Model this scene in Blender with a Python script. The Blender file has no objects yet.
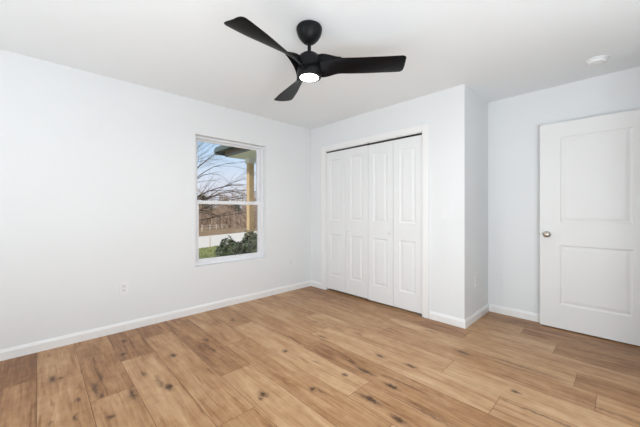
import bpy, bmesh, math, random
from mathutils import Vector, Matrix
random.seed(7)
S = bpy.context.scene
COL = S.collection
# ------------------------------------------------------------------ camera, sky, sun, lights, exposure
CAM_F, CAM_YAW, HORIZON, EYE = 292.12, 0.80314, 210.30, 1.17744
cam = bpy.data.cameras.new('camera')
cam.sensor_width = 36; cam.lens = CAM_F / 640 * 36
cam.shift_y = -(213.5 - HORIZON) / 640
cam.clip_start = 0.02; cam.clip_end = 400
co = bpy.data.objects.new('camera', cam); COL.objects.link(co)
co.location = (0, 0, EYE); co.rotation_euler = (math.pi / 2, 0, CAM_YAW)
S.camera = co

S.view_settings.view_transform = 'Standard'
S.view_settings.look = 'None'
S.view_settings.gamma = 1
S.view_settings.use_curve_mapping = False
S.view_settings.exposure = 0.0

w = bpy.data.worlds.new('sky'); S.world = w; w.use_nodes = True
nt = w.node_tree; nt.nodes.clear()
N = nt.nodes.new; L = nt.links.new
out = N('ShaderNodeOutputWorld'); bg = N('ShaderNodeBackground')
tc = N('ShaderNodeTexCoord'); sep = N('ShaderNodeSeparateXYZ'); rmp = N('ShaderNodeValToRGB')
L(tc.outputs['Generated'], sep.inputs[0])
L(sep.outputs['Z'], rmp.inputs[0])
e = rmp.color_ramp.elements
e[0].position = 0.0; e[0].color = (0.80, 0.82, 0.92, 1)
e[1].position = 0.30; e[1].color = (0.42, 0.62, 0.92, 1)
m3 = e.new(0.55); m3.color = (0.85, 0.86, 0.88, 1)
m1 = e.new(0.09); m1.color = (0.80, 0.85, 0.97, 1)
m2 = e.new(0.19); m2.color = (0.55, 0.74, 0.97, 1)
L(rmp.outputs[0], bg.inputs[0]); bg.inputs[1].default_value = 1.0
L(bg.outputs[0], out.inputs[0])

sd = bpy.data.lights.new('sun', 'SUN'); sd.energy = 2.6; sd.angle = 0.03; sd.color = (1, 0.95, 0.86)
so = bpy.data.objects.new('sun', sd); COL.objects.link(so)
so.location = (6, -4, 12); so.rotation_euler = Vector((0.25, -0.8, 0.65)).to_track_quat('Z', 'Y').to_euler()


def area(name, loc, direction, sx, sy, power, color):
    d = bpy.data.lights.new(name, 'AREA'); d.shape = 'RECTANGLE'; d.size = sx; d.size_y = sy
    d.energy = power; d.color = color
    o = bpy.data.objects.new(name, d); COL.objects.link(o)
    o.location = loc
    o.rotation_euler = (-Vector(direction)).to_track_quat('Z', 'Y').to_euler()
    return o


# added fill lamps set at two made-up windows out of view
area('rear_fill', (-1.5, -2.20, 1.35), (0, 1, 0.15), 2.2, 1.4, 29, (0.86, 0.94, 1.0))
area('right_fill', (1.34, 0.2, 1.35), (-1, 0.12, 0.12), 1.9, 1.4, 4, (0.86, 0.94, 1.0))
# more added fills beside and behind the camera, tilted up to brighten the ceiling
area('bounce_fill', (0.7, 0.3, 0.9), (-0.5, 0.8, 1.0), 1.2, 0.9, 43, (0.86, 0.94, 1.0))
area('ceiling_fill', (-0.9, -0.5, 0.8), (-0.2, 0.5, 1), 1.8, 1.2, 22, (0.86, 0.94, 1.0))

# ------------------------------------------------------------------ helpers


def mat(name, color, rough=0.5, metal=0.0, spec=0.5, var=0.0, scale=8.0, bump=0.0, bscale=200.0, emit=None, estr=0.0):
    m = bpy.data.materials.new(name); m.use_nodes = True
    t = m.node_tree; b = t.nodes['Principled BSDF']
    b.inputs['Base Color'].default_value = (*color, 1)
    b.inputs['Roughness'].default_value = rough; b.inputs['Metallic'].default_value = metal
    b.inputs['Specular IOR Level'].default_value = spec
    tcn = t.nodes.new('ShaderNodeTexCoord')
    nz = t.nodes.new('ShaderNodeTexNoise'); nz.inputs['Scale'].default_value = scale; nz.inputs['Detail'].default_value = 6
    t.links.new(tcn.outputs['Object'], nz.inputs['Vector'])
    mx = t.nodes.new('ShaderNodeMix'); mx.data_type = 'RGBA'
    mx.inputs[6].default_value = (*[c * (1 - var) for c in color], 1)
    mx.inputs[7].default_value = (*[min(1, c * (1 + var)) for c in color], 1)
    t.links.new(nz.outputs['Fac'], mx.inputs[0]); t.links.new(mx.outputs[2], b.inputs['Base Color'])
    if bump > 0:
        n2 = t.nodes.new('ShaderNodeTexNoise'); n2.inputs['Scale'].default_value = bscale
        bp = t.nodes.new('ShaderNodeBump'); bp.inputs['Strength'].default_value = bump; bp.inputs['Distance'].default_value = 0.001
        t.links.new(tcn.outputs['Object'], n2.inputs['Vector'])
        t.links.new(n2.outputs['Fac'], bp.inputs['Height']); t.links.new(bp.outputs[0], b.inputs['Normal'])
    if emit:
        b.inputs['Emission Color'].default_value = (*emit, 1); b.inputs['Emission Strength'].default_value = estr
    return m


M_WALL = mat('wall_paint', (0.85, 0.86, 0.865), 0.75, spec=0.25, var=0.006, scale=3, bump=0.15, bscale=260)
M_CEIL = mat('ceiling_paint', (0.905, 0.93, 0.945), 0.85, spec=0.15, var=0.006, scale=3, bump=0.2, bscale=220)
M_TRIM = mat('trim_paint', (0.915, 0.91, 0.90), 0.4, var=0.005, scale=5)
M_DOOR = mat('door_paint', (0.88, 0.872, 0.86), 0.42, var=0.006, scale=5, bump=0.1, bscale=90)
M_BIFOLD = mat('bifold_paint', (0.875, 0.878, 0.878), 0.42, var=0.006, scale=5, bump=0.1, bscale=90)
M_VINYL = mat('white_vinyl', (0.86, 0.86, 0.875), 0.35, var=0.005)
M_PLATE = mat('white_plastic', (0.88, 0.88, 0.88), 0.3, var=0.004)
M_SLOT = mat('dark_slot', (0.42, 0.42, 0.42), 0.6)
M_BLACK = mat('matte_black', (0.006, 0.006, 0.007), 0.42, spec=0.2, var=0.15, scale=30)
M_BLADE = mat('black_blade', (0.005, 0.005, 0.006), 0.38, spec=0.12, var=0.2, scale=25)
M_LIGHT = mat('lit_diffuser', (0.9, 0.9, 0.9), 0.4, emit=(1.0, 0.99, 0.97), estr=9.0)
M_NICKEL = mat('satin_nickel', (0.42, 0.37, 0.32), 0.28, metal=1.0, var=0.05)
M_TRACK = mat('dark_track', (0.03, 0.03, 0.03), 0.5, metal=0.3)
M_CLOSET = mat('closet_interior', (0.6, 0.6, 0.6), 0.8)


def ob(name, bm, m, parent=None, smooth=False, loc=None, **props):
    me = bpy.data.meshes.new(name)
    bmesh.ops.recalc_face_normals(bm, faces=bm.faces)
    bm.to_mesh(me); bm.free()
    if m:
        me.materials.append(m)
    if smooth:
        for p in me.polygons:
            p.use_smooth = True
        try:
            me.set_sharp_from_angle(angle=math.radians(38))
        except Exception:
            pass
    o = bpy.data.objects.new(name, me); COL.objects.link(o)
    if parent:
        root = parent
        o.parent = parent
        off = Vector(parent.location)
        pp = parent.parent
        while pp:
            off = off + Vector(pp.location); pp = pp.parent
        me.transform(Matrix.Translation(-off))
    elif loc:
        me.transform(Matrix.Translation(-Vector(loc))); o.location = loc
    for k, v in props.items():
        o[k] = v
    return o


def emp(name, loc, label=None, cat=None, group=None, kind=None):
    o = bpy.data.objects.new(name, None); COL.objects.link(o); o.location = loc
    o.empty_display_size = 0.1
    for k, v in (('label', label), ('category', cat), ('group', group), ('kind', kind)):
        if v:
            o[k] = v
    return o


def box(bm, a, b, bevel=0.0):
    x0, y0, z0 = [min(a[i], b[i]) for i in range(3)]; x1, y1, z1 = [max(a[i], b[i]) for i in range(3)]
    r = bmesh.ops.create_cube(bm, size=1)
    for v in r['verts']:
        v.co = Vector((x0 + (v.co.x + .5) * (x1 - x0), y0 + (v.co.y + .5) * (y1 - y0), z0 + (v.co.z + .5) * (z1 - z0)))
    if bevel > 0:
        ed = list({e for v in r['verts'] for e in v.link_edges})
        bmesh.ops.bevel(bm, geom=ed, offset=bevel, segments=2, affect='EDGES', profile=0.7)
    return bm


def boxes(*lst, bevel=0.0):
    bm = bmesh.new()
    for a, b in lst:
        box(bm, a, b, bevel)
    return bm


def lathe(bm, prof, center, seg=40, axis='Z'):
    rings = []
    for r, h in prof:
        ring = []
        for i in range(seg):
            t = 2 * math.pi * i / seg
            c, s = r * math.cos(t), r * math.sin(t)
            if axis == 'Z': p = (c, s, h)
            elif axis == 'Y': p = (c, h, s)
            else: p = (h, c, s)
            ring.append(bm.verts.new(Vector(center) + Vector(p)))
        rings.append(ring)
    for a, b in zip(rings, rings[1:]):
        for i in range(seg):
            j = (i + 1) % seg
            bm.faces.new((a[i], a[j], b[j], b[i]))
    bm.faces.new(rings[0]); bm.faces.new(rings[-1])
    return bm


def tube(bm, pts, radii, seg=6):
    rings = []
    for i, p in enumerate(pts):
        d = (pts[min(i + 1, len(pts) - 1)] - pts[max(i - 1, 0)]).normalized()
        u = d.orthogonal().normalized(); v = d.cross(u)
        if rings:
            u = (lastu - d * lastu.dot(d)).normalized(); v = d.cross(u)
        lastu = u
        rings.append([bm.verts.new(p + (u * math.cos(2 * math.pi * k / seg) + v * math.sin(2 * math.pi * k / seg)) * radii[i]) for k in range(seg)])
    for a, b in zip(rings, rings[1:]):
        for k in range(seg):
            bm.faces.new((a[k], a[(k + 1) % seg], b[(k + 1) % seg], b[k]))
    bm.faces.new(rings[0]); bm.faces.new(rings[-1])


def sweep(bm, prof, path_a, path_b, nrm):
    """prism of a 2D profile (out, up) from a to b; nrm = direction off the wall"""
    n = Vector(nrm); A = Vector(path_a); B = Vector(path_b)
    ra = [bm.verts.new(A + n * o + Vector((0, 0, z))) for o, z in prof]
    rb = [bm.verts.new(B + n * o + Vector((0, 0, z))) for o, z in prof]
    k = len(prof)
    for i in range(k):
        bm.faces.new((ra[i], ra[(i + 1) % k], rb[(i + 1) % k], rb[i]))
    bm.faces.new(ra); bm.faces.new(rb)


# ------------------------------------------------------------------ dimensions (metres), x across, y towards the closet
H = 2.44
XL = -3.383          # left wall
YC = 3.065           # closet wall
XB = -1.097          # side of the closet bump-out
YB = 3.80            # wall behind the open door
XR = 0.29            # right wall by the door
XW = 1.40            # right wall beside the camera
YR = -2.30           # rear wall
YN = 2.70            # return wall of the door recess
WT = 0.16
WY0, WY1, WZ0, WZ1 = 1.292, 2.234, 0.532, 2.050   # window opening
CX0, CX1, CZ1 = -3.062, -1.535, 2.052              # closet opening

# ------------------------------------------------------------------ floor of individual plank boards (one surface)
PW = 0.235
JOINT = {-1: -2.84, 0: -1.95, 1: -2.265, 2: -2.708, 3: -1.53, 4: -1.98, 5: -2.40, 6: -1.207, 7: -1.906, 8: -0.538, 9: -0.916,
         10: -1.634, 11: -0.228, 12: -1.025, 13: -0.40, 14: -2.2, 15: -1.3, 16: -.3}
TONE = {}
bm = bmesh.new()
cl = bm.loops.layers.float_color.new('plank')
rr = random.Random(3)
LEN = 1.52
hand = {(-1, 0): .28, (-1, 1): .38, (0, 0): .50, (0, 1): .50, (1, 0): .40, (1, 1): .50, (2, 0): .30, (2, 1): .56, (3, 0): .52, (4, 0): .40, (4, 1): .64,
        (6, 0): .66, (6, 1): .48, (7, 0): .52, (7, 1): .44, (8, 0): .66, (8, 1): .60, (9, 0): .60, (9, 1): .68, (10, 1): .55, (11, 0): .62, (11, 1): .36,
        (12, 0): .40, (12, 1): .58, (13, 0): .62, (13, 1): .38, (5, 1): .52}  # tone per board; left rows also darkened to stand for weaker light there
for k in range(-11, 18):
    y0 = -0.006 + PW * k; y1 = y0 + PW
    j = JOINT.get(k, -3.0 + rr.random() * 1.5)
    n0 = -int(math.ceil((j - XL) / LEN)) - 1
    for n in range(n0, 6):
        x0 = j + (n) * LEN; x1 = x0 + LEN
        x0c, x1c = max(x0, XL - .05), min(x1, XW + .05)
        y0c, y1c = max(y0, YR - .05), min(y1, YB + 0.05)
        if x1c - x0c < .001 or y1c - y0c < .001:
            continue
        g = 0.0013
        r = bmesh.ops.create_grid(bm, x_segments=1, y_segments=1, size=1)
        c = (hand.get((k, n + 1), rr.uniform(.32, .66)), rr.random(), rr.random(), 1)
        xs = (x0c + g, x1c - g); ys = (y0c + g, y1c - g)
        vs = r['verts']
        for v in vs:
            v.co = Vector((xs[0] if v.co.x < 0 else xs[1], ys[0] if v.co.y < 0 else ys[1], 0))
        for f in {f for v in vs for f in v.link_faces}:
            for lp in f.loops:
                lp[cl] = c
# sub-floor just under the boards closes the grooves
zf = -0.0012
sub = [bm.verts.new(p) for p in ((XL - .05, YR - .05, zf), (XW + .05, YR - .05, zf), (XW + .05, YB + .05, zf), (XL - .05, YB + .05, zf))]
f = bm.faces.new(sub)
for lp in f.loops:
    lp[cl] = (0.0, .5, .5, 1)
box_ = boxes(((XL - .05, YR - .05, -0.10), (XW + .05, YB + .05, -0.002)))
tmp = bpy.data.meshes.new('t'); box_.to_mesh(tmp); box_.free(); bm.from_mesh(tmp)

M_FLOOR = bpy.data.materials.new('oak_planks'); M_FLOOR.use_nodes = True
t = M_FLOOR.node_tree; B = t.nodes['Principled BSDF']


def nd(kind, **kw):
    n = t.nodes.new(kind)
    for k, v in kw.items():
        setattr(n, k, v)
    return n


def lk(a, b): t.links.new(a, b)


def math_n(op, a, b=None, c=None, clamp=False):
    n = nd('ShaderNodeMath', operation=op); n.use_clamp = clamp
    for i, v in enumerate((a, b, c)):
        if v is None: continue
        if isinstance(v, (int, float)): n.inputs[i].default_value = v
        else: lk(v, n.inputs[i])
    return n.outputs[0]


tcn = nd('ShaderNodeTexCoord'); at = nd('ShaderNodeAttribute'); at.attribute_name = 'plank'
sp = nd('ShaderNodeSeparateColor'); lk(at.outputs['Color'], sp.inputs[0])
# every board gets its own stretch of grain
offs = nd('ShaderNodeVectorMath', operation='SCALE'); lk(at.outputs['Color'], offs.inputs[0]); offs.inputs['Scale'].default_value = 37.0
pos = nd('ShaderNodeVectorMath', operation='ADD'); lk(tcn.outputs['Object'], pos.inputs[0]); lk(offs.outputs[0], pos.inputs[1])
# knots: (x, y, half length, half width, strength)
KN = [(-2.766, .07, .05, .020, .9), (-2.74, .11, .03, .012, .7), (-2.349, .18, .03, .016, .75), (-2.20, .05, .025, .012, .5), (-2.025, .30, .028, .024, .8),
      (-2.16, .15, .035, .014, .8), (-2.18, .438, .10, .022, .75), (-2.42, .27, .13, .016, .7), (-2.30, .29, .03, .014, .8), (-2.535, .79, .035, .020, 1),
      (-2.099, .628, .045, .022, 1), (-2.20, .60, .12, .018, .55), (-2.391, .548, .05, .018, .6), (-2.398, 1.061, .07, .020, .6), (-1.601, 1.037, .04, .020, .9),
      (-1.57, 1.0, .03, .012, .7), (-1.42, 1.30, .024, .020, 1), (-1.36, 1.33, .05, .010, .6), (-1.962, 1.487, .03, .018, .8), (-1.379, 1.579, .024, .016, .9),
      (-1.315, 1.72, .09, .018, .95), (-1.47, 1.75, .10, .014, .6), (-1.075, 1.70, .05, .020, 1), (-1.091, 1.49, .08, .026, .9), (-0.914, 2.53, .07, .018, .9),
      (-0.481, 2.23, .028, .018, .9), (-1.11, 2.03, .05, .016, .85), (-0.876, 1.46, .05, .022, .9), (-3.115, .56, .04, .020, .9), (-2.838, .50, .03, .020, 1),
      (-1.362, 1.99, .05, .018, .8), (-1.0, 1.79, .30, .012, .45), (-0.76, 1.62, .22, .014, .5), (-0.30, 2.08, .30, .012, .6), (-0.55, 2.62, .35, .016, .55),
      (-2.55, .32, .06, .014, .5), (-2.28, .95, .25, .030, .35), (-2.62, 1.10, .05, .018, .8), (-1.95, 1.90, .06, .016, .7), (-2.25, 2.1, .05, .014, .7),
      (-1.75, 2.2, .05, .016, .7), (-1.3, 2.75, .06, .014, .6), (-0.05, 2.4, .3, .014, .5), (-1.65, 1.55, .04, .012, .5), (-2.9, 1.5, .04, .02, .7)]
dn = nd('ShaderNodeTexNoise'); dn.inputs['Scale'].default_value = 34; dn.inputs['Detail'].default_value = 3
lk(tcn.outputs['Object'], dn.inputs['Vector'])
dsub = nd('ShaderNodeVectorMath', operation='SUBTRACT'); lk(dn.outputs['Color'], dsub.inputs[0]); dsub.inputs[1].default_value = (.5, .5, .5)
dsc = nd('ShaderNodeVectorMath', operation='SCALE'); lk(dsub.outputs[0], dsc.inputs[0]); dsc.inputs['Scale'].default_value = 0.045
kp = nd('ShaderNodeVectorMath', operation='ADD'); lk(tcn.outputs['Object'], kp.inputs[0]); lk(dsc.outputs[0], kp.inputs[1])
knot = None
for kx, ky, sx, sy, st in KN:
    mp = nd('ShaderNodeMapping'); mp.vector_type = 'TEXTURE'
    mp.inputs['Location'].default_value = (kx, ky, 0); mp.inputs['Scale'].default_value = (sx, sy, 1)
    lk(kp.outputs[0], mp.inputs['Vector'])
    ln = nd('ShaderNodeVectorMath', operation='DOT_PRODUCT'); lk(mp.outputs[0], ln.inputs[0]); lk(mp.outputs[0], ln.inputs[1])
    g = math_n('DIVIDE', st, math_n('ADD', math_n('POWER', math_n('MULTIPLY', ln.outputs['Value'], 1.5), 1.3), 1.0))
    knot = g if knot is None else math_n('MAXIMUM', knot, g)
# fine long grain
gm = nd('ShaderNodeMapping'); gm.inputs['Scale'].default_value = (1.6, 22, 1); lk(pos.outputs[0], gm.inputs['Vector'])
gn = nd('ShaderNodeTexNoise'); gn.inputs['Scale'].default_value = 2.2; gn.inputs['Detail'].default_value = 8; gn.inputs['Roughness'].default_value = .62; gn.inputs['Distortion'].default_value = .5
lk(gm.outputs[0], gn.inputs['Vector'])
# broad cloudy figure
bmn = nd('ShaderNodeMapping'); bmn.inputs['Scale'].default_value = (1.3, 6, 1); lk(pos.outputs[0], bmn.inputs['Vector'])
bn = nd('ShaderNodeTexNoise'); bn.inputs['Scale'].default_value = 1.5; bn.inputs['Detail'].default_value = 4; bn.inputs['Distortion'].default_value = .8
lk(bmn.outputs[0], bn.inputs['Vector'])
# dark mineral streaks
smn = nd('ShaderNodeMapping'); smn.inputs['Scale'].default_value = (1.0, 13, 1); lk(pos.outputs[0], smn.inputs['Vector'])
sn = nd('ShaderNodeTexNoise'); sn.inputs['Scale'].default_value = 1.9; sn.inputs['Detail'].default_value = 3; sn.inputs['Distortion'].default_value = 1.2
lk(smn.outputs[0], sn.inputs['Vector'])
streak = nd('ShaderNodeMapRange'); lk(sn.outputs['Fac'], streak.inputs[0]); streak.inputs[1].default_value = .57; streak.inputs[2].default_value = .80
# small crosswise figure
cn = nd('ShaderNodeTexNoise'); cn.inputs['Scale'].default_value = 18; cn.inputs['Detail'].default_value = 5
lk(pos.outputs[0], cn.inputs['Vector'])
tone = math_n('ADD', math_n('MULTIPLY', sp.outputs[0], 0.80), math_n('MULTIPLY', gn.outputs['Fac'], .55))
tone = math_n('ADD', tone, math_n('MULTIPLY', bn.outputs['Fac'], .55))
tone = math_n('ADD', tone, math_n('MULTIPLY', cn.outputs['Fac'], .22))
tone = math_n('SUBTRACT', tone, math_n('MULTIPLY', streak.outputs[0], .28))
tone = math_n('MULTIPLY_ADD', tone, 1.25, -0.75, clamp=True)
cr = nd('ShaderNodeValToRGB'); lk(tone, cr.inputs[0])
el = cr.color_ramp.elements
el[0].position = 0.0; el[0].color = (0.13, 0.052, 0.018, 1)
el[1].position = 1.0; el[1].color = (0.65, 0.44, 0.262, 1)
for p, c in ((.28, (0.235, 0.105, 0.043, 1)), (.52, (0.405, 0.215, 0.100, 1)), (.74, (0.53, 0.322, 0.172, 1))):
    q = el.new(p); q.color = c
kr = nd('ShaderNodeMapRange'); lk(knot, kr.inputs[0]); kr.inputs[1].default_value = .12; kr.inputs[2].default_value = .80; kr.inputs[4].default_value = .88
mk = nd('ShaderNodeMix', data_type='RGBA'); lk(kr.outputs[0], mk.inputs[0]); lk(cr.outputs[0], mk.inputs[6]); mk.inputs[7].default_value = (0.050, 0.018, 0.010, 1)
lk(mk.outputs[2], B.inputs['Base Color'])
rg = nd('ShaderNodeMapRange'); lk(gn.outputs['Fac'], rg.inputs[0]); rg.inputs[3].default_value = .28; rg.inputs[4].default_value = .42
lk(rg.outputs[0], B.inputs['Roughness'])
B.inputs['Specular IOR Level'].default_value = 0.22
bp = nd('ShaderNodeBump'); bp.inputs['Strength'].default_value = .18; bp.inputs['Distance'].default_value = .001
lk(gn.outputs['Fac'], bp.inputs['Height']); lk(bp.outputs[0], B.inputs['Normal'])
me = bpy.data.meshes.new('floor'); bm.to_mesh(me); bm.free(); me.materials.append(M_FLOOR)
fl = bpy.data.objects.new('floor', me); COL.objects.link(fl); fl['kind'] = 'structure'
fl['label'] = 'knotty oak plank floor with boards running along the closet wall'


# ------------------------------------------------------------------ walls
def wall(name, *bx, m=M_WALL, label=None):
    o = ob(name, boxes(*bx), m)
    o['kind'] = 'structure'
    if label: o['label'] = label
    return o


wall('ceiling', ((XL - WT, YR - WT, H), (XW + WT, YB + WT, H + .15)), m=M_CEIL, label='smooth white ceiling carrying the black fan')
wall('wall_left',
     ((XL - WT, YR, -.1), (XL, WY0, H)), ((XL - WT, WY1, -.1), (XL, YB, H)),
     ((XL - WT, WY0, -.1), (XL, WY1, WZ0)), ((XL - WT, WY0, WZ1), (XL, WY1, H)),
     label='pale grey painted wall holding the window')
wall('wall_closet',
     ((XL, YC, 0), (CX0, YC + .115, H)), ((CX1, YC, 0), (XB, YC + .115, H)), ((CX0, YC, CZ1), (CX1, YC + .115, H)),
     label='white wall around the closet opening')
wall('wall_bump', ((XB - .115, YC + .115, 0), (XB, YB, H)), label='grey side face of the closet box beside the recess')
wall('wall_back', ((XL, YB, -.1), (XR + WT, YB + WT, H)), label='white wall behind the open door')
# right wall by the door has the doorway the open door belongs to
wall('wall_right', ((XR, 3.70, 0), (XR + .12, YB, H)), ((XR, YN, 0), (XR + .12, 2.88, H)), ((XR, 2.88, 2.08), (XR + .12, 3.70, H)))
wall('wall_hall', ((XR + .12, YB, 0), (XW + WT, YB + WT, H)), ((XW, YN, 0), (XW + WT, YB, H)))
wall('wall_return', ((XR + .12, YN, 0), (XW + WT, YN + .12, H)))
wall('wall_rear', ((XL - WT, YR - WT, -.1), (-2.7, YR, H)), ((-.3, YR - WT, -.1), (XW + WT, YR, H)),
     ((-2.7, YR - WT, -.1), (-.3, YR, .55)), ((-2.7, YR - WT, 2.15), (-.3, YR, H)))
wall('wall_side', ((XW, YR, -.1), (XW + WT, -.85, H)), ((XW, 1.25, -.1), (XW + WT, YN, H)),
     ((XW, -.85, -.1), (XW + WT, 1.25, .55)), ((XW, -.85, 2.15), (XW + WT, 1.25, H)))

# baseboards
BH = 0.085
BP = [(0, 0), (.013, 0), (.013, BH - .022), (.009, BH - .010), (.006, BH), (0, BH)]


def baseboard(name, *runs):
    b = bmesh.new()
    for a, c, n in runs:
        sweep(b, BP, a, c, n)
    o = ob(name, b, M_TRIM); o['kind'] = 'structure'; return o


baseboard('baseboard_left', ((XL, YR, 0), (XL, YC, 0), (1, 0, 0)))
baseboard('baseboard_closet', ((XL + .013, YC, 0), (CX0 - .075, YC, 0), (0, -1, 0)))
baseboard('baseboard_corner', ((CX1 + .075, YC, 0), (XB + .013, YC, 0), (0, -1, 0)))
baseboard('baseboard_bump', ((XB, YC, 0), (XB, YB, 0), (1, 0, 0)))
baseboard('baseboard_back', ((XB + .013, YB, 0), (XR, YB, 0), (0, -1, 0)))
baseboard('baseboard_rear', ((XL, YR, 0), (XW, YR, 0), (0, 1, 0)))
baseboard('baseboard_right', ((XW, YR, 0), (XW, YN, 0), (-1, 0, 0)))

# ------------------------------------------------------------------ closet: casing, jambs, track, bifold doors
bm = bmesh.new()
cw = .072
for a, b in (((CX0 - cw, YC - .016, 0), (CX0, YC, CZ1 + cw)), ((CX1, YC - .016, 0), (CX1 + cw, YC, CZ1 + cw)),
             ((CX0, YC - .016, CZ1), (CX1, YC, CZ1 + cw))):
    box(bm, a, b, .004)
ob('trim_1', bm, M_TRIM, kind='structure', label='white casing around the closet opening')
bm = bmesh.new()
for a, b in (((CX0, YC - .002, 0), (CX0 + .010, YC + .115, CZ1)), ((CX1 - .010, YC - .002, 0), (CX1, YC + .115, CZ1)),
             ((CX0 + .010, YC - .002, CZ1 - .010), (CX1 - .010, YC + .115, CZ1))):
    box(bm, a, b)
ob('trim_2', bm, M_TRIM, kind='structure', label='white jamb lining of the closet opening')

t_ = emp('closet_track', (0.5 * (CX0 + CX1), YC + .03, CZ1 - .030), 'thin dark metal track over the closet folding doors', 'track')
ob('rail', boxes(((CX0 + .012, YC + .012, CZ1 - .030), (CX1 - .012, YC + .050, CZ1 - .011))), M_TRACK, t_)
ob('bracket', boxes(((-2.285, YC - .010, CZ1 - .030), (-2.262, YC + .012, CZ1 - .012)), bevel=.003), M_TRACK, t_)
ob('floor_bracket', boxes(((CX1 - .075, YC + .004, 0.0005), (CX1 - .012, YC + .045, .004)), ((CX1 - .016, YC + .004, 0.0005), (CX1 - .012, YC + .045, .03))), mat('bright_zinc', (.6, .6, .6), .35, metal=.8),
   emp('closet_floor_pivot', (CX1 - .04, YC + .02, 0), 'small bright metal floor pivot at the right foot of the closet doors', 'bracket'))


def panel_slab(w, h, th, panels):
    """moulded two-sided slab in x 0..w, z 0..h, y 0 (front) .. th (back)"""
    b = bmesh.new()
    xs = sorted({0, w} | {p[0] for p in panels} | {p[2] for p in panels})
    zs = sorted({0, h} | {p[1] for p in panels} | {p[3] for p in panels})
    for side in (0, 1):
        def Y(d): return d if side == 0 else th - d
        for i in range(len(xs) - 1):
            for k in range(len(zs) - 1):
                r = (xs[i], zs[k], xs[i + 1], zs[k + 1])
                hit = [p for p in panels if all(abs(p[q] - r[q]) < 1e-6 for q in range(4))]

                def ring(d, dep):
                    return [b.verts.new((x, Y(dep), z)) for x, z in ((r[0] + d, r[1] + d), (r[2] - d, r[1] + d), (r[2] - d, r[3] - d), (r[0] + d, r[3] - d))]
                if not hit:
                    b.faces.new(ring(0, 0))
                else:
                    lv = [(0, 0), (.004, .003), (.010, .0062), (.016, .0075), (.022, .0075), (.044, .0032), (.048, .0028)]
                    rs = [ring(*q) for q in lv]
                    for ra, rb in zip(rs, rs[1:]):
                        for q in range(4):
                            b.faces.new((ra[q], ra[(q + 1) % 4], rb[(q + 1) % 4], rb[q]))
                    b.faces.new(rs[-1])
    bmesh.ops.remove_doubles(b, verts=b.verts, dist=1e-5)
    # rim
    for p, q in (((0, 0), (w, 0)), ((w, 0), (w, h)), ((w, h), (0, h)), ((0, h), (0, 0))):
        b.faces.new([b.verts.new(v) for v in ((p[0], 0, p[1]), (q[0], 0, q[1]), (q[0], th, q[1]), (p[0], th, p[1]))])
    bmesh.ops.remove_doubles(b, verts=b.verts, dist=1e-5)
    return b


def bifold(name, x0, x1, zbot, ztop, knob_x, label):
    th = .034
    loc = ((x0 + x1) / 2, YC + .014, zbot)
    root = emp(name, loc, label=label, kind='structure')
    wl = (x1 - x0) / 2 - .0018
    h = ztop - zbot
    for i in range(2):
        xa = x0 + i * (wl + .0036)
        mg = .082
        b = panel_slab(wl, h, th, [(mg, .200, wl - mg, .800), (mg, 1.005, wl - mg, h - .118)])
        b.transform(Matrix.Translation((xa, YC + .014, zbot)))
        lf = ob('leaf', b, M_BIFOLD, root)
        if abs(knob_x - (xa + wl / 2)) < wl / 2:
            kb = bmesh.new()
            lathe(kb, [(.0001, -.030), (.010, -.029), (.0155, -.024), (.0155, -.019), (.010, -.012), (.007, -.006), (.009, 0)], (knob_x, YC + .014, .905), 20, 'Y')
            ob('knob', kb, M_BIFOLD, lf, True)


mid = -2.292
bifold('door_1', CX0 + .013, mid - .002, .030, CZ1 - .020, mid - .325, 'left pair of white folding closet doors')
bifold('door_2', mid + .002, CX1 - .014, .022, CZ1 - .032, mid + .325, 'right pair of white folding closet doors, hanging slightly lower')

# ------------------------------------------------------------------ open white door at the right
DX0, DW, DH, DT = -0.590, 0.815, 2.035, .035
DY = 3.715
droot = emp('door_3', (DX0 + DW, DY, .012), label='white two-panel door standing open against the wall', kind='structure')
slab = panel_slab(DW, DH, DT, [(.160, .235, DW - .160, .822), (.160, 1.045, DW - .160, 1.890)])
rotz = Matrix.Translation((DX0 + DW, 0, 0)) @ Matrix.Rotation(math.radians(1.2), 4, 'Z') @ Matrix.Translation((-(DX0 + DW), 0, 0))
slab.transform(Matrix.Translation((DX0, DY, .012)))
ds = ob('door_slab', slab, M_DOOR, droot)
kb = bmesh.new()
lathe(kb, [(.0001, -.066), (.012, -.066), (.0245, -.060), (.0275, -.050), (.0265, -.041), (.019, -.032), (.011, -.024), (.010, -.012), (.024, -.009), (.031, -.004), (.032, 0)],
      (-.533, DY, .935), 32, 'Y')
lathe(kb, [(.032, DT), (.024, DT + .009), (.010, DT + .012), (.011, DT + .02), (.024, DT + .026), (.024, DT + .036), (.0001, DT + .038)], (-.533, DY, .935), 24, 'Y')
ob('door_knob', kb, M_NICKEL, droot, True, label='satin nickel door knob')
ob('latch_plate', boxes(((DX0 - .0015, DY + .006, .905), (DX0 + .001, DY + .029, .963)), ((DX0 - .009, DY + .012, .927), (DX0 - .001, DY + .023, .943))), M_NICKEL, droot)
for z in (.22, 1.03, 1.83):
    hb = bmesh.new()
    lathe(hb, [(.006, 0), (.006, .09)], (DX0 + DW + .006, DY - .002, z), 12)
    ob('hinge', hb, M_NICKEL, droot, True)
# rotate slightly so the hinge side comes nearer
droot.rotation_euler = (0, 0, math.radians(0.6))

bm = bmesh.new()
for a, b in (((XR - .012, 3.70, 0), (XR + .12, 3.715, 2.08)), ((XR - .012, 2.865, 0), (XR + .12, 2.88, 2.08)), ((XR - .012, 2.88, 2.065), (XR + .12, 3.70, 2.08))):
    box(bm, a, b)
ob('trim_3', bm, M_TRIM, kind='structure')

# ------------------------------------------------------------------ window in the left wall
wr = emp('window_1', (XL - .09, (WY0 + WY1) / 2, WZ0), label='white single-hung window looking out on the lawn', kind='structure')
XF0, XF1 = XL - .155, XL - .065          # frame depth
fb = .032


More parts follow.
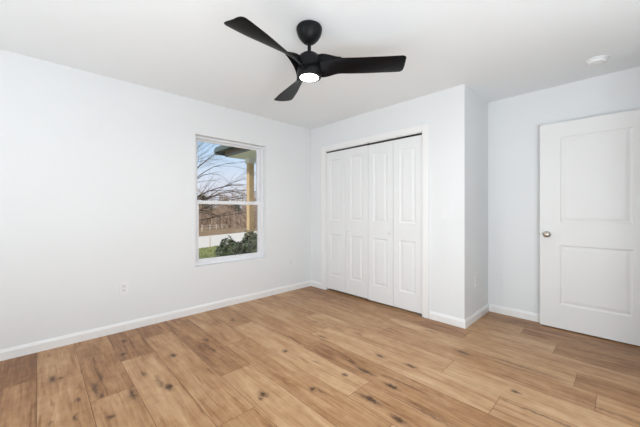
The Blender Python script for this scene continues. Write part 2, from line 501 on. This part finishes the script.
def ring_boxes(x0, x1, y0, y1, z0, z1, t, tb=None, tt=None, bevel=0.002):
    tb = tb or t; tt = tt or t
    return boxes(((x0, y0, z0), (x1, y0 + t, z1)), ((x0, y1 - t, z0), (x1, y1, z1)),
                 ((x0, y0 + t, z0), (x1, y1 - t, z0 + tb)), ((x0, y0 + t, z1 - tt), (x1, y1 - t, z1)), bevel=bevel)


ob('window_frame', ring_boxes(XF0, XF1, WY0 + .001, WY1 - .001, WZ0 + .001, WZ1 - .001, fb, .030, .028), M_VINYL, wr)
zm = 1.272
up = ob('upper_sash', ring_boxes(XL - .140, XL - .112, WY0 + fb, WY1 - fb, zm - .018, WZ1 - .028, .032, .036, .020), M_VINYL, wr)
lo = ob('lower_sash', ring_boxes(XL - .108, XL - .078, WY0 + fb, WY1 - fb, WZ0 + .030, zm + .022, .036, .038, .042), M_VINYL, wr)
M_GLASS = bpy.data.materials.new('window_glass'); M_GLASS.use_nodes = True
g = M_GLASS.node_tree; g.nodes.clear()
go = g.nodes.new('ShaderNodeOutputMaterial'); gmx = g.nodes.new('ShaderNodeMixShader'); gt = g.nodes.new('ShaderNodeBsdfTransparent')
gg = g.nodes.new('ShaderNodeBsdfGlossy'); fr = g.nodes.new('ShaderNodeFresnel'); fr.inputs[0].default_value = 1.35
gt.inputs[0].default_value = (.97, .98, .98, 1); gg.inputs['Roughness'].default_value = 0.01
g.links.new(fr.outputs[0], gmx.inputs[0]); g.links.new(gt.outputs[0], gmx.inputs[1]); g.links.new(gg.outputs[0], gmx.inputs[2]); g.links.new(gmx.outputs[0], go.inputs[0])
ob('window_pane', boxes(((XL - .128, WY0 + fb + .020, zm + .010), (XL - .124, WY1 - fb - .020, WZ1 - .050))), M_GLASS, up)
ob('window_pane', boxes(((XL - .095, WY0 + fb + .024, WZ0 + .062), (XL - .091, WY1 - fb - .024, zm - .012))), M_GLASS, lo)
for yy in (WY0 + fb + .05, WY1 - fb - .05):
    ob('tilt_latch', boxes(((XL - .104, yy - .022, zm + .0195), (XL - .084, yy + .022, zm + .028)), bevel=.002), M_VINYL, lo)
b = boxes(((XL - .078, (WY0 + WY1) / 2 - .03, zm + .0195), (XL - .106, (WY0 + WY1) / 2 + .03, zm + .026)), bevel=.003)
lathe(b, [(.010, .0), (.010, .012), (.0001, .013)], (XL - .092, (WY0 + WY1) / 2, zm + .025), 14)
ob('sash_lock', b, M_VINYL, lo)

# made-up rear and side windows, never in view, framing the added fill lamps
for nm, bx in (('added_window_2', [((-2.7, YR - .12, .55), (-2.65, YR - .04, 2.15)), ((-.35, YR - .12, .55), (-.3, YR - .04, 2.15)), ((-2.65, YR - .12, .55), (-.35, YR - .04, .60)), ((-2.65, YR - .12, 2.10), (-.35, YR - .04, 2.15))]),
               ('added_window_3', [((XW + .04, -.85, .55), (XW + .12, -.80, 2.15)), ((XW + .04, 1.20, .55), (XW + .12, 1.25, 2.15)), ((XW + .04, -.80, .55), (XW + .12, 1.20, .60)), ((XW + .04, -.80, 2.10), (XW + .12, 1.20, 2.15))])):
    ob(nm, boxes(*bx), M_VINYL, kind='structure')
for nm, bx in (('light_block_panel', ((-2.69, YR - .14, .56), (-.31, YR - .125, 2.14))), ('light_block_panel', ((XW + .125, -.84, .56), (XW + .14, 1.24, 2.14)))):  # unseen solid panels, added to keep sun and sky out
    ob(nm, boxes(bx), M_TRIM, kind='structure')

# ------------------------------------------------------------------ outlets and switch


def plate(kind, name, c, n, label, cat, group=None):
    """wall plate centred at c, facing n (axis unit vector)"""
    root = emp(name, c, label, cat, group)
    n = Vector(n); s = Vector((0, 0, 1)).cross(n)

    def bx(u0, v0, u1, v1, d0, d1, bev=0.0):
        p = Vector(c) + s * u0 + Vector((0, 0, v0)) + n * d0
        q = Vector(c) + s * u1 + Vector((0, 0, v1)) + n * d1
        return boxes((p, q), bevel=bev)
    ob('cover_plate', bx(-.035, -.057, .035, .057, .0003, .006, .002), M_PLATE, root)
    if kind == 'outlet':
        for v in (-.0195, .0195):
            r = ob('receptacle', bx(-.0165, v - .014, .0165, v + .014, .0055, .008, .0012), M_PLATE2, root)
            b = bx(-.008, v - .003, -.0055, v + .007, .0078, .0084)
            for q in (bx(.0055, v - .003, .008, v + .006, .0078, .0084), bx(-.002, v - .010, .002, v - .006, .0078, .0084)):
                tm = bpy.data.meshes.new('t'); q.to_mesh(tm); q.free(); b.from_mesh(tm)
            ob('slot', b, M_SLOT, r)
    else:
        ob('rocker', bx(-.016, -.033, .016, .033, .0055, .009, .002), M_PLATE, root)


M_PLATE2 = mat('receptacle_plastic', (.80, .80, .80), .35)
plate('outlet', 'wall_outlet', (XL, .604, .418), (1, 0, 0), 'white duplex outlet on the left wall, left of the window', 'outlet', 'wall outlets')
plate('outlet', 'wall_outlet', (XL, 2.673, .415), (1, 0, 0), 'white duplex outlet on the left wall, between window and closet corner', 'outlet', 'wall outlets')
plate('outlet', 'wall_outlet', (XB, 3.39, .416), (1, 0, 0), 'white duplex outlet on the grey side of the closet box, near the open door', 'outlet', 'wall outlets')
plate('switch', 'light_switch', (-1.285, YC, 1.150), (0, -1, 0), 'white wall switch between the closet doors and the outer corner', 'light switch')

# ------------------------------------------------------------------ smoke detector
SC = (-.150, 3.37)
sr = emp('smoke_detector', (*SC, H - .036), 'round white smoke detector on the ceiling near the open door', 'smoke detector')
b = bmesh.new(); lathe(b, [(.074, 0), (.074, -.010), (.069, -.012)], (*SC, H - .0005), 40); ob('base_ring', b, M_PLATE, sr, True)
b = bmesh.new(); lathe(b, [(.064, -.008), (.064, -.022), (.058, -.031), (.040, -.036), (.0001, -.037)], (*SC, H), 40); ob('cover', b, M_PLATE, sr, True)
b = bmesh.new(); lathe(b, [(.010, -.035), (.010, -.039), (.0001, -.0395)], (SC[0] + .02, SC[1], H), 16); ob('test_button', b, M_PLATE, sr, True)

# ------------------------------------------------------------------ ceiling fan
FX, FY = -1.500, 1.345
fan = emp('ceiling_fan', (FX, FY, 2.10), 'black three-blade ceiling fan with a lit round lamp underneath', 'ceiling fan')
b = bmesh.new()
lathe(b, [(.076, 2.4395), (.084, 2.436), (.0885, 2.427), (.0885, 2.416), (.085, 2.400), (.077, 2.378), (.064, 2.357), (.050, 2.342), (.040, 2.334), (.030, 2.329), (.018, 2.328)], (FX, FY, 0), 48)
ob('canopy', b, M_BLACK, fan, True)
b = bmesh.new(); lathe(b, [(.0125, 2.334), (.0125, 2.262), (.019, 2.262), (.019, 2.236)], (FX, FY, 0), 24)
ob('downrod', b, M_BLACK, fan, True)
b = bmesh.new()
lathe(b, [(.016, 2.256), (.024, 2.252), (.055, 2.247), (.070, 2.235), (.079, 2.210), (.078, 2.165), (.084, 2.130), (.085, 2.105), (.081, 2.092), (.075, 2.0905)], (FX, FY, 0), 48)
hub = ob('motor_housing', b, M_BLACK, fan, True)
b = bmesh.new(); lathe(b, [(.068, 2.096), (.068, 2.092), (.056, 2.087), (.030, 2.084), (.0001, 2.083)], (FX, FY, 0), 40)
ob('light_diffuser', b, M_LIGHT, fan, True, label='glowing white round lamp')


def interp(tab, r):
    if r <= tab[0][0]: return tab[0][1]
    for (a, va), (c, vc) in zip(tab, tab[1:]):
        if r <= c:
            t = (r - a) / (c - a); t = t * t * (3 - 2 * t) if False else t
            return va + (vc - va) * t
    return tab[-1][1]


def catmull(tab, r):
    n = len(tab)
    for i in range(n - 1):
        if r <= tab[i + 1][0] or i == n - 2:
            x0, y0 = tab[i]; x1, y1 = tab[i + 1]
            m0 = (tab[i + 1][1] - tab[max(i - 1, 0)][1]) / (tab[i + 1][0] - tab[max(i - 1, 0)][0])
            m1 = (tab[min(i + 2, n - 1)][1] - y0) / (tab[min(i + 2, n - 1)][0] - x0)
            t = max(0, min(1, (r - x0) / (x1 - x0))); h = x1 - x0
            return (2 * t**3 - 3 * t**2 + 1) * y0 + (t**3 - 2 * t**2 + t) * h * m0 + (-2 * t**3 + 3 * t**2) * y1 + (t**3 - t**2) * h * m1


# edges of the blade: (r, (sideways, height)); + side = counter-clockwise (low) edge
# (r, pitch in degrees, chord, centre height); the counter-clockwise edge is the low one
SEC = [(.03, 64, .120, 2.168), (.10, 56, .142, 2.166), (.20, 38, .112, 2.163), (.30, 25, .126, 2.158), (.45, 14, .152, 2.155), (.58, 9.5, .168, 2.154), (.642, 8.5, .172, 2.154)]


def sec(j, r): return catmull([(q[0], q[j]) for q in SEC], r)


def edge_pt(ang, r, high):
    pt, ch, zc = math.radians(sec(1, r)), sec(2, r), sec(3, r)
    s_ = ch / 2 * math.cos(pt) * (-1 if high else 1)
    z_ = zc + ch / 2 * math.sin(pt) * (1 if high else -1)
    return Vector((FX + r * math.cos(ang) - s_ * math.sin(ang), FY + r * math.sin(ang) + s_ * math.cos(ang), z_))


def web_bm():
    """the curved skin that joins each blade root to the next, one mesh"""
    b = bmesh.new()
    for k in range(3):
        a0 = math.radians(-6 + 120 * k) + CAM_YAW; a1 = a0 + math.radians(120); am = (a0 + a1) / 2
        nv, nu = 12, 18
        rows = []
        for v in range(nv + 1):
            t = v / nv
            P = edge_pt(a0, .03 + .11 * t, False); Q = edge_pt(a1, .03 + .19 * t, True)
            rc = .02 + .055 * t
            Cc = Vector((FX + rc * math.cos(am), FY + rc * math.sin(am), (P.z + Q.z) / 2))
            rows.append([(P * (1 - u) ** 2 + Cc * 2 * u * (1 - u) + Q * u * u) for u in [i / nu for i in range(nu + 1)]])
        for off, flip in ((.0, 0), (.006, 1)):
            vs = [[b.verts.new(p + Vector((0, 0, off))) for p in row] for row in rows]
            for v in range(nv):
                for u in range(nu):
                    b.faces.new((vs[v][u], vs[v][u + 1], vs[v + 1][u + 1], vs[v + 1][u]))
            if off == 0: low = vs
        for u in range(nu):
            b.faces.new((low[nv][u], low[nv][u + 1], vs[nv][u + 1], vs[nv][u]))
    return b


def blade_bm(ang):
    b = bmesh.new()
    rs = [.03 + (.612 - .03) * i / 44 for i in range(45)] + [.620, .627, .632, .636, .639, .641, .642]
    rings = []
    K = 9
    for r in rs:
        pt, ch, zc = math.radians(sec(1, r)), sec(2, r), sec(3, r)
        if r > .612:
            q = (r - .612) / .030
            ch -= 2 * .028 * (1 - math.sqrt(max(0, 1 - q * q)))
        s0, z0 = ch / 2 * math.cos(pt), zc - ch / 2 * math.sin(pt)
        s1, z1 = -s0, zc + ch / 2 * math.sin(pt)
        th = interp([(.02, .016), (.12, .012), (.25, .008), (.66, .006)], r)
        dv = Vector((0, s1 - s0, z1 - z0)); nn = Vector((0, -dv.z, dv.y)).normalized()
        if nn.z < 0: nn = -nn
        ln = dv.length
        top, bot = [], []
        for i in range(K):
            u = i / (K - 1)
            camber = -.10 * ln * math.sin(math.pi * u) * interp([(.02, .6), (.15, .4), (.3, .35), (.66, .3)], r)
            half = th * math.sqrt(max(0, 1 - (2 * u - 1) ** 4)) / 2
            c = Vector((r, s0, z0)) + Vector((0, dv.y, dv.z)) * u + nn * (-camber * -1)
            top.append(c + nn * half); bot.append(c - nn * half)
        ring = top + bot[-2:0:-1]
        rings.append([b.verts.new(v) for v in ring])
    n = len(rings[0])
    for ra, rb in zip(rings, rings[1:]):
        for i in range(n):
            b.faces.new((ra[i], ra[(i + 1) % n], rb[(i + 1) % n], rb[i]))
    b.faces.new(rings[0]); b.faces.new(rings[-1])
    # build frame: +x = outward, +y = counter-clockwise; turn into the room
    b.transform(Matrix.Translation((FX, FY, 0)) @ Matrix.Rotation(ang, 4, 'Z'))
    return b


ob('hub_skin', web_bm(), M_BLADE, fan, True)
for a in (-6.0, 114.0, 234.0):
    ob('blade', blade_bm(math.radians(a) + CAM_YAW), M_BLADE, fan, True)
ld = bpy.data.lights.new('fan_lamp', 'AREA'); ld.shape = 'DISK'; ld.size = .13; ld.energy = 8; ld.color = (1, .985, .96)
lo_ = bpy.data.objects.new('fan_lamp', ld); COL.objects.link(lo_); lo_.location = (0, 0, 2.074 - 2.10); lo_.parent = fan

# ------------------------------------------------------------------ outside
GZ = -0.45


def ray(px, py):
    F = Vector((-math.sin(CAM_YAW), math.cos(CAM_YAW), 0)); R = Vector((math.cos(CAM_YAW), math.sin(CAM_YAW), 0))
    return F + R * ((px - 320) / CAM_F) + Vector((0, 0, (HORIZON - py) / CAM_F))


def gnd(px, py, z=GZ):
    d = ray(px, py); return Vector((0, 0, EYE)) + d * ((z - EYE) / d.z)


def at(px, depth, z=GZ):
    d = ray(px, HORIZON) * depth; return Vector((d.x, d.y, z))


M_GRASS = mat('lawn_grass', (0.26, 0.285, 0.125), .9, spec=.1, var=.35, scale=2.5, bump=.5, bscale=60)
M_ROAD = mat('pale_concrete', (0.66, 0.63, 0.60), .85, spec=.2, var=.06, scale=2)
M_LEAFLIT = mat('leaf_litter', (0.27, 0.195, 0.13), .95, spec=.05, var=.45, scale=.8)
M_BARK = mat('bark_grey', (0.10, 0.075, 0.06), .9, spec=.1, var=.3, scale=9)
M_TWIG = mat('brown_twigs', (0.46, 0.34, 0.26), .9, spec=.1, var=.7, scale=3)
M_SHRUB = mat('shrub_leaf', (0.10, 0.125, 0.07), .45, spec=.4, var=.7, scale=14)
M_EVER = mat('evergreen_needles', (0.13, 0.13, 0.085), .8, spec=.1, var=.5, scale=3)
M_POST = mat('raw_pine', (0.66, 0.46, 0.26), .7, spec=.2, var=.15, scale=12)
M_WHITE = mat('white_soffit', (0.88, 0.88, 0.86), .6, var=.02)
M_FASCIA = mat('dark_fascia', (0.035, 0.037, 0.032), .6, var=.1)
M_WOODBR = mat('brown_eave_board', (0.22, 0.17, 0.11), .8, spec=.1, var=.2)
M_GUTTER = mat('teal_grey_gutter', (0.09, 0.12, 0.12), .6, var=.1)
M_ROOF = mat('roof_shingle', (0.11, 0.115, 0.11), .9, spec=.1, var=.3, scale=20)
M_FENCE = mat('white_fence', (0.74, 0.66, 0.56), .7, var=.05)
M_SIDING = mat('house_siding', (0.6, 0.6, 0.58), .7, var=.05)

# lawn slab, road, far bank
A1, A2 = gnd(198, 248.5), gnd(213, 246.4)
B1, B2 = gnd(198, 236.8), gnd(247, 232.0)
dA = (A2 - A1).normalized(); dBv = (B2 - B1).normalized()


def poly(pts, z0, z1):
    b = bmesh.new()
    lo = [b.verts.new((p.x, p.y, z0)) for p in pts]; hi = [b.verts.new((p.x, p.y, z1)) for p in pts]
    n = len(pts)
    b.faces.new(lo); b.faces.new(hi)
    for i in range(n):
        b.faces.new((lo[i], lo[(i + 1) % n], hi[(i + 1) % n], hi[i]))
    return b


xr = XL - WT - .02
lawn = poly([Vector((xr, -14, 0)), Vector((xr, 14, 0)), A1 + dA * 14, A1 - dA * 30], GZ - .3, GZ)
ob('ground_lawn', lawn, M_GRASS, kind='structure', label='green mown lawn between the house and the pale road')
ob('ground_road', poly([A1 - dA * 30, A1 + dA * 90, B1 + dBv * 90, B1 - dBv * 30], GZ - .3, GZ + .001), M_ROAD, kind='structure', label='pale concrete road beyond the lawn')
b = bmesh.new()
f0, f1 = B1 - dBv * 60, B1 + dBv * 110
nrm = Vector((-dBv.y, dBv.x, 0))
if nrm.x > 0: nrm = -nrm
v = [b.verts.new(p) for p in (Vector((f0.x, f0.y, GZ)), Vector((f1.x, f1.y, GZ)), Vector((f1.x, f1.y, .3)) + nrm * 26, Vector((f0.x, f0.y, .3)) + nrm * 26)]
v2 = [b.verts.new(p) for p in (Vector((f1.x, f1.y, 1.2)) + nrm * 120, Vector((f0.x, f0.y, 1.2)) + nrm * 120)]
b.faces.new(v); b.faces.new((v[3], v[2], v2[0], v2[1]))
ob('ground_bank', b, M_LEAFLIT, kind='structure', label='brown leaf-strewn bank rising behind the road')
b = bmesh.new()
rg_ = random.Random(5)


def bank_z(p):
    s = (p - B1).dot(nrm)
    return GZ + max(0, s) * .75 / 26 if s < 26 else .3 + (s - 26) * .9 / 94


# grass tufts near the house
for i in range(9000):
    p = Vector((rg_.uniform(-13, -4.2), rg_.uniform(.5, 6.5), GZ))
    if (p - A1).dot(Vector((-dA.y, dA.x, 0)) * (1 if -dA.y < 0 else -1)) > -.05: continue
    a = rg_.uniform(0, 6.28); h = rg_.uniform(.03, .07); d = Vector((math.cos(a), math.sin(a), 0)) * .012
    b.faces.new([b.verts.new(q) for q in (p - d, p + d, p + Vector((d.y * 2, -d.x * 2, h)))])
ob('grass_blades', b, M_GRASS, kind='stuff', label='short green grass blades on the lawn', category='grass')

# porch: roof corner and pine post
pr = emp('porch_roof', (-6.0, 4.5, 2.35), 'corner of a dark porch roof with white soffit outside the window', 'porch roof')
ob('soffit', boxes(((-6.04, 2.99, 2.352), (XL - WT - .01, 7.5, 2.372))), M_WHITE, pr)
ob('beam', boxes(((-5.92, 3.38, 2.30), (-5.78, 7.4, 2.352))), M_WHITE, pr)
y0, y1 = 2.90, 7.6
ob('roof_deck', boxes(((-6.42, y0 + .012, 2.515), (XL - WT - .03, y1, 2.60))), M_ROOF, pr)
ob('eave_board', boxes(((-6.30, 3.06, 2.41), (XL - WT - .03, y1 - .1, 2.514))), M_WOODBR, pr)
ob('fascia', boxes(((-6.06, 2.965, 2.352), (XL - WT - .03, 2.989, 2.405)), ((-6.065, 2.990, 2.352), (-6.041, 7.5, 2.405))), M_FASCIA, pr)
ob('gutter', boxes(((-6.50, y0, 2.455), (-6.421, y1, 2.575)), ((-6.42, y0 - .012, 2.50), (XL - WT - .03, y0 + .011, 2.60)), bevel=.006), M_GUTTER, pr)
ob('porch_slab', boxes(((-6.1, 3.9, GZ - .1), (XL - WT - .03, 7.5, -.12))), M_ROAD, kind='structure', label='pale concrete porch slab')
pp = emp('porch_post', (-5.85, 3.455, GZ), 'square raw pine post holding up the porch roof', 'post')
ob('shaft', boxes(((-5.91, 3.395, GZ), (-5.79, 3.515, 2.235)), bevel=.004), M_POST, pp)
ob('capital', boxes(((-5.935, 3.37, 2.235), (-5.765, 3.54, 2.299)), bevel=.004), M_WHITE, pp)

# shrubs


def leafball(c, r, n, size, rnd, flat=1.0):
    b = bmesh.new()
    for i in range(n):
        d = Vector((rnd.gauss(0, 1), rnd.gauss(0, 1), rnd.gauss(0, 1))).normalized()
        k = 1 + .10 * math.sin(5 * d.x + 3 * d.z) + .08 * math.sin(7 * d.y + 2)
        d = Vector([math.copysign(abs(q) ** .72, q) for q in d])
        p = Vector(c) + Vector((d.x * r[0], d.y * r[1], d.z * r[2])) * k * rnd.uniform(.80, 1.03)
        n1 = (d + Vector((rnd.uniform(-.8, .8), rnd.uniform(-.8, .8), rnd.uniform(-.3, .9)))).normalized()
        u = n1.orthogonal().normalized(); u = Matrix.Rotation(rnd.uniform(0, 6.28), 3, n1) @ u; w_ = n1.cross(u)
        s = size * rnd.uniform(.6, 1.2)
        b.faces.new([b.verts.new(q) for q in (p - u * s, p + w_ * s * .45 + n1 * s * .1, p + u * s, p - w_ * s * .45 + n1 * s * .1)])
    return b


def shrub(c, r, label, seed, n=5200):
    rnd = random.Random(seed)
    root = emp('evergreen_shrub', (c[0], c[1], GZ), label, 'shrub', 'evergreen shrubs under the window')
    ob('foliage', leafball(c, r, n, .042, rnd), M_SHRUB, root)
    b = bmesh.new()
    for i in range(7):
        a = i * .9
        e1 = Vector((c[0] + math.cos(a) * r[0] * .6, c[1] + math.sin(a) * r[1] * .6, c[2] + r[2] * .3))
        s_ = Vector((c[0] + .04 * math.cos(a), c[1] + .04 * math.sin(a), GZ))
        tube(b, [s_, (s_ + e1) / 2 + Vector((0, 0, .06)), e1], [.016, .012, .006], 5)
    ob('stems', b, M_BARK, root)


shrub((-4.92, 2.50, .12), (.26, .24, .50), 'dark evergreen shrub at the left end of the row, beside the lawn', 2)
shrub((-4.95, 2.99, .16), (.28, .25, .54), 'dark evergreen shrub at the foot of the porch post', 3)
shrub((-4.98, 3.52, .16), (.28, .30, .56), 'dark evergreen shrub at the right end of the row, against the window edge', 4)


# trees
def branch(b, p, d, length, r, depth, rnd, droop, spread, nseg=5, kids=(3, 5)):
    pts = [p.copy()]; rad = [r]; q = p.copy(); dd = d.normalized()
    for i in range(nseg):
        dd = (dd + Vector((rnd.uniform(-.14, .14), rnd.uniform(-.14, .14), rnd.uniform(-.10, .10) - droop * (i / nseg)))).normalized()
        q = q + dd * (length / nseg); pts.append(q.copy()); rad.append(r * (1 - .75 * (i + 1) / nseg))
    tube(b, pts, rad, 5 if depth > 1 else 3)
    if depth <= 0: return
    for k in range(rnd.randint(*kids)):
        i = rnd.randint(1, nseg)
        ax = Vector((rnd.uniform(-1, 1), rnd.uniform(-1, 1), rnd.uniform(-.2, .8))).normalized()
        nd_ = (dd * (1 - spread * .4) + ax * spread).normalized()
        branch(b, pts[i], nd_, length * rnd.uniform(.45, .72), rad[i] * .62, depth - 1, rnd, droop, spread, max(3, nseg - 1), kids)


def bare_tree(px, depth_m, h, label, seed, group=None, droop=.1, spread=.7, lv=3, tr=.10, m=M_TWIG, base_z=None, kids=(3, 5)):
    rnd = random.Random(seed)
    p = at(px, depth_m); p.z = bank_z(p) if base_z is None else base_z
    root = emp('bare_tree', p, label, 'tree', group)
    b = bmesh.new(); top = p + Vector((rnd.uniform(-.3, .3), rnd.uniform(-.3, .3), h * .62))
    tube(b, [p - Vector((0, 0, .1)), p * .5 + top * .5 + Vector((.1, .05, 0)), top], [tr, tr * .75, tr * .45], 8)
    ob('trunk', b, M_BARK if m is M_BARK else m, root)
    b = bmesh.new()
    for k in range(9):
        t = .30 + .70 * k / 8
        s_ = p.lerp(top, t); a = k * 2.4 + rnd.uniform(-.4, .4)
        branch(b, s_, Vector((math.cos(a), math.sin(a), .75)), h * rnd.uniform(.28, .42), tr * (.5 - .25 * t), lv - 1, rnd, droop, spread, 5, kids)
    ob('branches', b, m, root)


# near tree: its trunk stands just left of the view, boughs arch across the upper pane
rnd = random.Random(12)
tp = at(178, 9.5); root = emp('bare_tree', (tp.x, tp.y, GZ), 'nearest leafless tree whose boughs arch across the upper window pane', 'tree')
b = bmesh.new(); tube(b, [tp, tp + Vector((.05, .05, 1.3)), tp + Vector((.0, .1, 2.8)), tp + Vector((.1, 0, 4.2))], [.13, .11, .09, .05], 8)
ob('trunk', b, M_BARK, root)
b = bmesh.new()
R_ = Vector((math.cos(CAM_YAW), math.sin(CAM_YAW), 0)); F_ = Vector((-math.sin(CAM_YAW), math.cos(CAM_YAW), 0))
for (z0, zx, ln, dp, rd, seed) in ((1.2, 1.0, 2.1, .35, .030, 1), (1.55, .75, 2.3, .30, .028, 2), (1.9, .9, 1.9, .30, .024, 3), (1.1, .5, 2.6, .2, .026, 4), (2.2, 1.6, 1.8, .1, .024, 5),
                                   (2.5, 2.4, 1.6, .05, .022, 6), (1.7, 1.9, 2.0, .1, .020, 8), (1.35, .35, 2.5, .08, .020, 9), (1.5, .55, 2.7, .25, .020, 10), (2.0, 1.2, 2.2, .25, .020, 11),
                                   (2.4, 1.4, 2.0, .2, .018, 14), (1.2, .8, 2.4, .35, .020, 15), (2.8, 2.0, 1.7, .15, .018, 16), (1.0, .3, 2.8, .1, .018, 17)):
    r2 = random.Random(seed)
    branch(b, tp + Vector((0, 0, z0 - GZ - .3)), R_ + Vector((0, 0, zx)) + F_ * r2.uniform(-.25, .25), ln, rd, 3, r2, dp, .36, 6, (3, 5))
for k in range(6):
    a = CAM_YAW + 2.0 + k * .5
    branch(b, tp + Vector((0, 0, 2.0 + k * .4)), Vector((math.cos(a), math.sin(a), .8)), 1.8, .03, 2, rnd, .1, .5, 5, (3, 4))
ob('branches', b, M_BARK, root)

spec = [(196, 33, 5.2, 'leafless tree at the far left behind the dark evergreen'), (206, 38, 5.6, None), (213, 35, 4.8, None), (219, 41, 6.0, None), (225, 36, 5.0, None),
        (231, 42, 6.2, None), (236, 37, 5.2, None), (243, 40, 6.0, None), (249, 36, 5.4, None), (256, 41, 6.0, None), (262, 37, 5.4, None), (189, 38, 5.5, None)]
for i, (px, dp, h, lb) in enumerate(spec):
    bare_tree(px, dp, h, 'brown leafless tree standing in the woods beyond the road', 30 + i, 'leafless trees beyond the road', lv=3, tr=.09, kids=(3, 5))

# brush that fills the woods' edge
b = bmesh.new(); rnd = random.Random(77)
for i in range(5200):
    px = rnd.uniform(178, 275); dd = rnd.uniform(25, 50)
    p = at(px, dd); p.z = bank_z(p) - .05
    h = rnd.uniform(.8, 3.3) * (.75 + .25 * math.sin(px * .23))
    tip = p + Vector((rnd.uniform(-.5, .5), rnd.uniform(-.5, .5), h)); md = (p + tip) / 2 + Vector((rnd.uniform(-.2, .2), rnd.uniform(-.2, .2), 0))
    tube(b, [p, md, tip], [rnd.uniform(.02, .05), .018, .006], 3)
ob('woodland_brush', b, M_TWIG, kind='stuff', label='dense brown leafless brush along the edge of the woods', category='brush')

# dark evergreens in the woods


def evergreen(px, depth_m, h, wd, label, seed):
    p = at(px, depth_m); p.z = bank_z(p)
    rnd = random.Random(seed)
    root = emp('evergreen_tree', p, label, 'tree')
    b = bmesh.new(); tube(b, [p - Vector((0, 0, .1)), p + Vector((0, 0, h * .9))], [.09, .02], 6); ob('trunk', b, M_BARK, root)
    b = bmesh.new()
    for i in range(1700):
        t = rnd.random() ** .8; rr_ = wd * math.sqrt(max(0, 1 - (1.6 * t - .6) ** 2)) * (1 + .25 * math.sin(3 * t * 5)) * rnd.uniform(.3, 1); a = rnd.uniform(0, 6.28)
        q = p + Vector((math.cos(a) * rr_, math.sin(a) * rr_, .15 + t * h * .9)); s = .11
        u = Vector((rnd.uniform(-1, 1), rnd.uniform(-1, 1), rnd.uniform(-.6, .2))).normalized() * s; v_ = u.cross(Vector((rnd.random(), rnd.random(), 1))).normalized() * s * .5
        b.faces.new([b.verts.new(x) for x in (q - u, q + v_, q + u, q - v_)])
    ob('foliage', b, M_EVER, root)


evergreen(202, 29, 3.0, 1.1, 'dark evergreen at the left edge of the woods, lowest left of the window view', 3)
evergreen(236, 31, 2.3, .8, 'small dark evergreen amid the brown brush, left of the porch post', 4)

# pale fence on the bank
fr_ = emp('garden_fence', gnd(205, 234.5, GZ + .1), 'low weathered white fence on the bank beyond the road', 'fence')
p0, p1 = at(202, 21.5), at(236, 27)
p0.z, p1.z = bank_z(p0), bank_z(p1)
for k in range(7):
    p = p0.lerp(p1, (k / 6) ** .9)
    ob('fence_post', boxes((p + Vector((-.028, -.028, -.1)), p + Vector((.028, .028, .50 - .035 * k)))), M_FENCE, fr_)
for hz_ in (.20, .38):
    b = bmesh.new(); tube(b, [p0 + Vector((0, 0, hz_)), p1 + Vector((0, 0, hz_ * .6))], [.022, .022], 4); ob('fence_rail', b, M_FENCE, fr_)

b = bmesh.new(); sp_ = gnd(210, 250)
tube(b, [sp_, sp_ + Vector((.01, 0, .55))], [.014, .012], 6)
ob('garden_stake', b, M_POST, loc=tuple(sp_), label='thin wooden stake standing in the lawn near the road', category='stake')

# outer skin of the house round the window
ob('wall_exterior', boxes(((XL - WT - .02, YR, GZ), (XL - WT - .001, WY0 - .002, H)), ((XL - WT - .02, WY1 + .002, GZ), (XL - WT - .001, 7.6, H)),
                          ((XL - WT - .02, WY0 - .002, GZ), (XL - WT - .001, WY1 + .002, WZ0 - .002)), ((XL - WT - .02, WY0 - .002, WZ1 + .002), (XL - WT - .001, WY1 + .002, H))),
   M_SIDING, kind='structure')
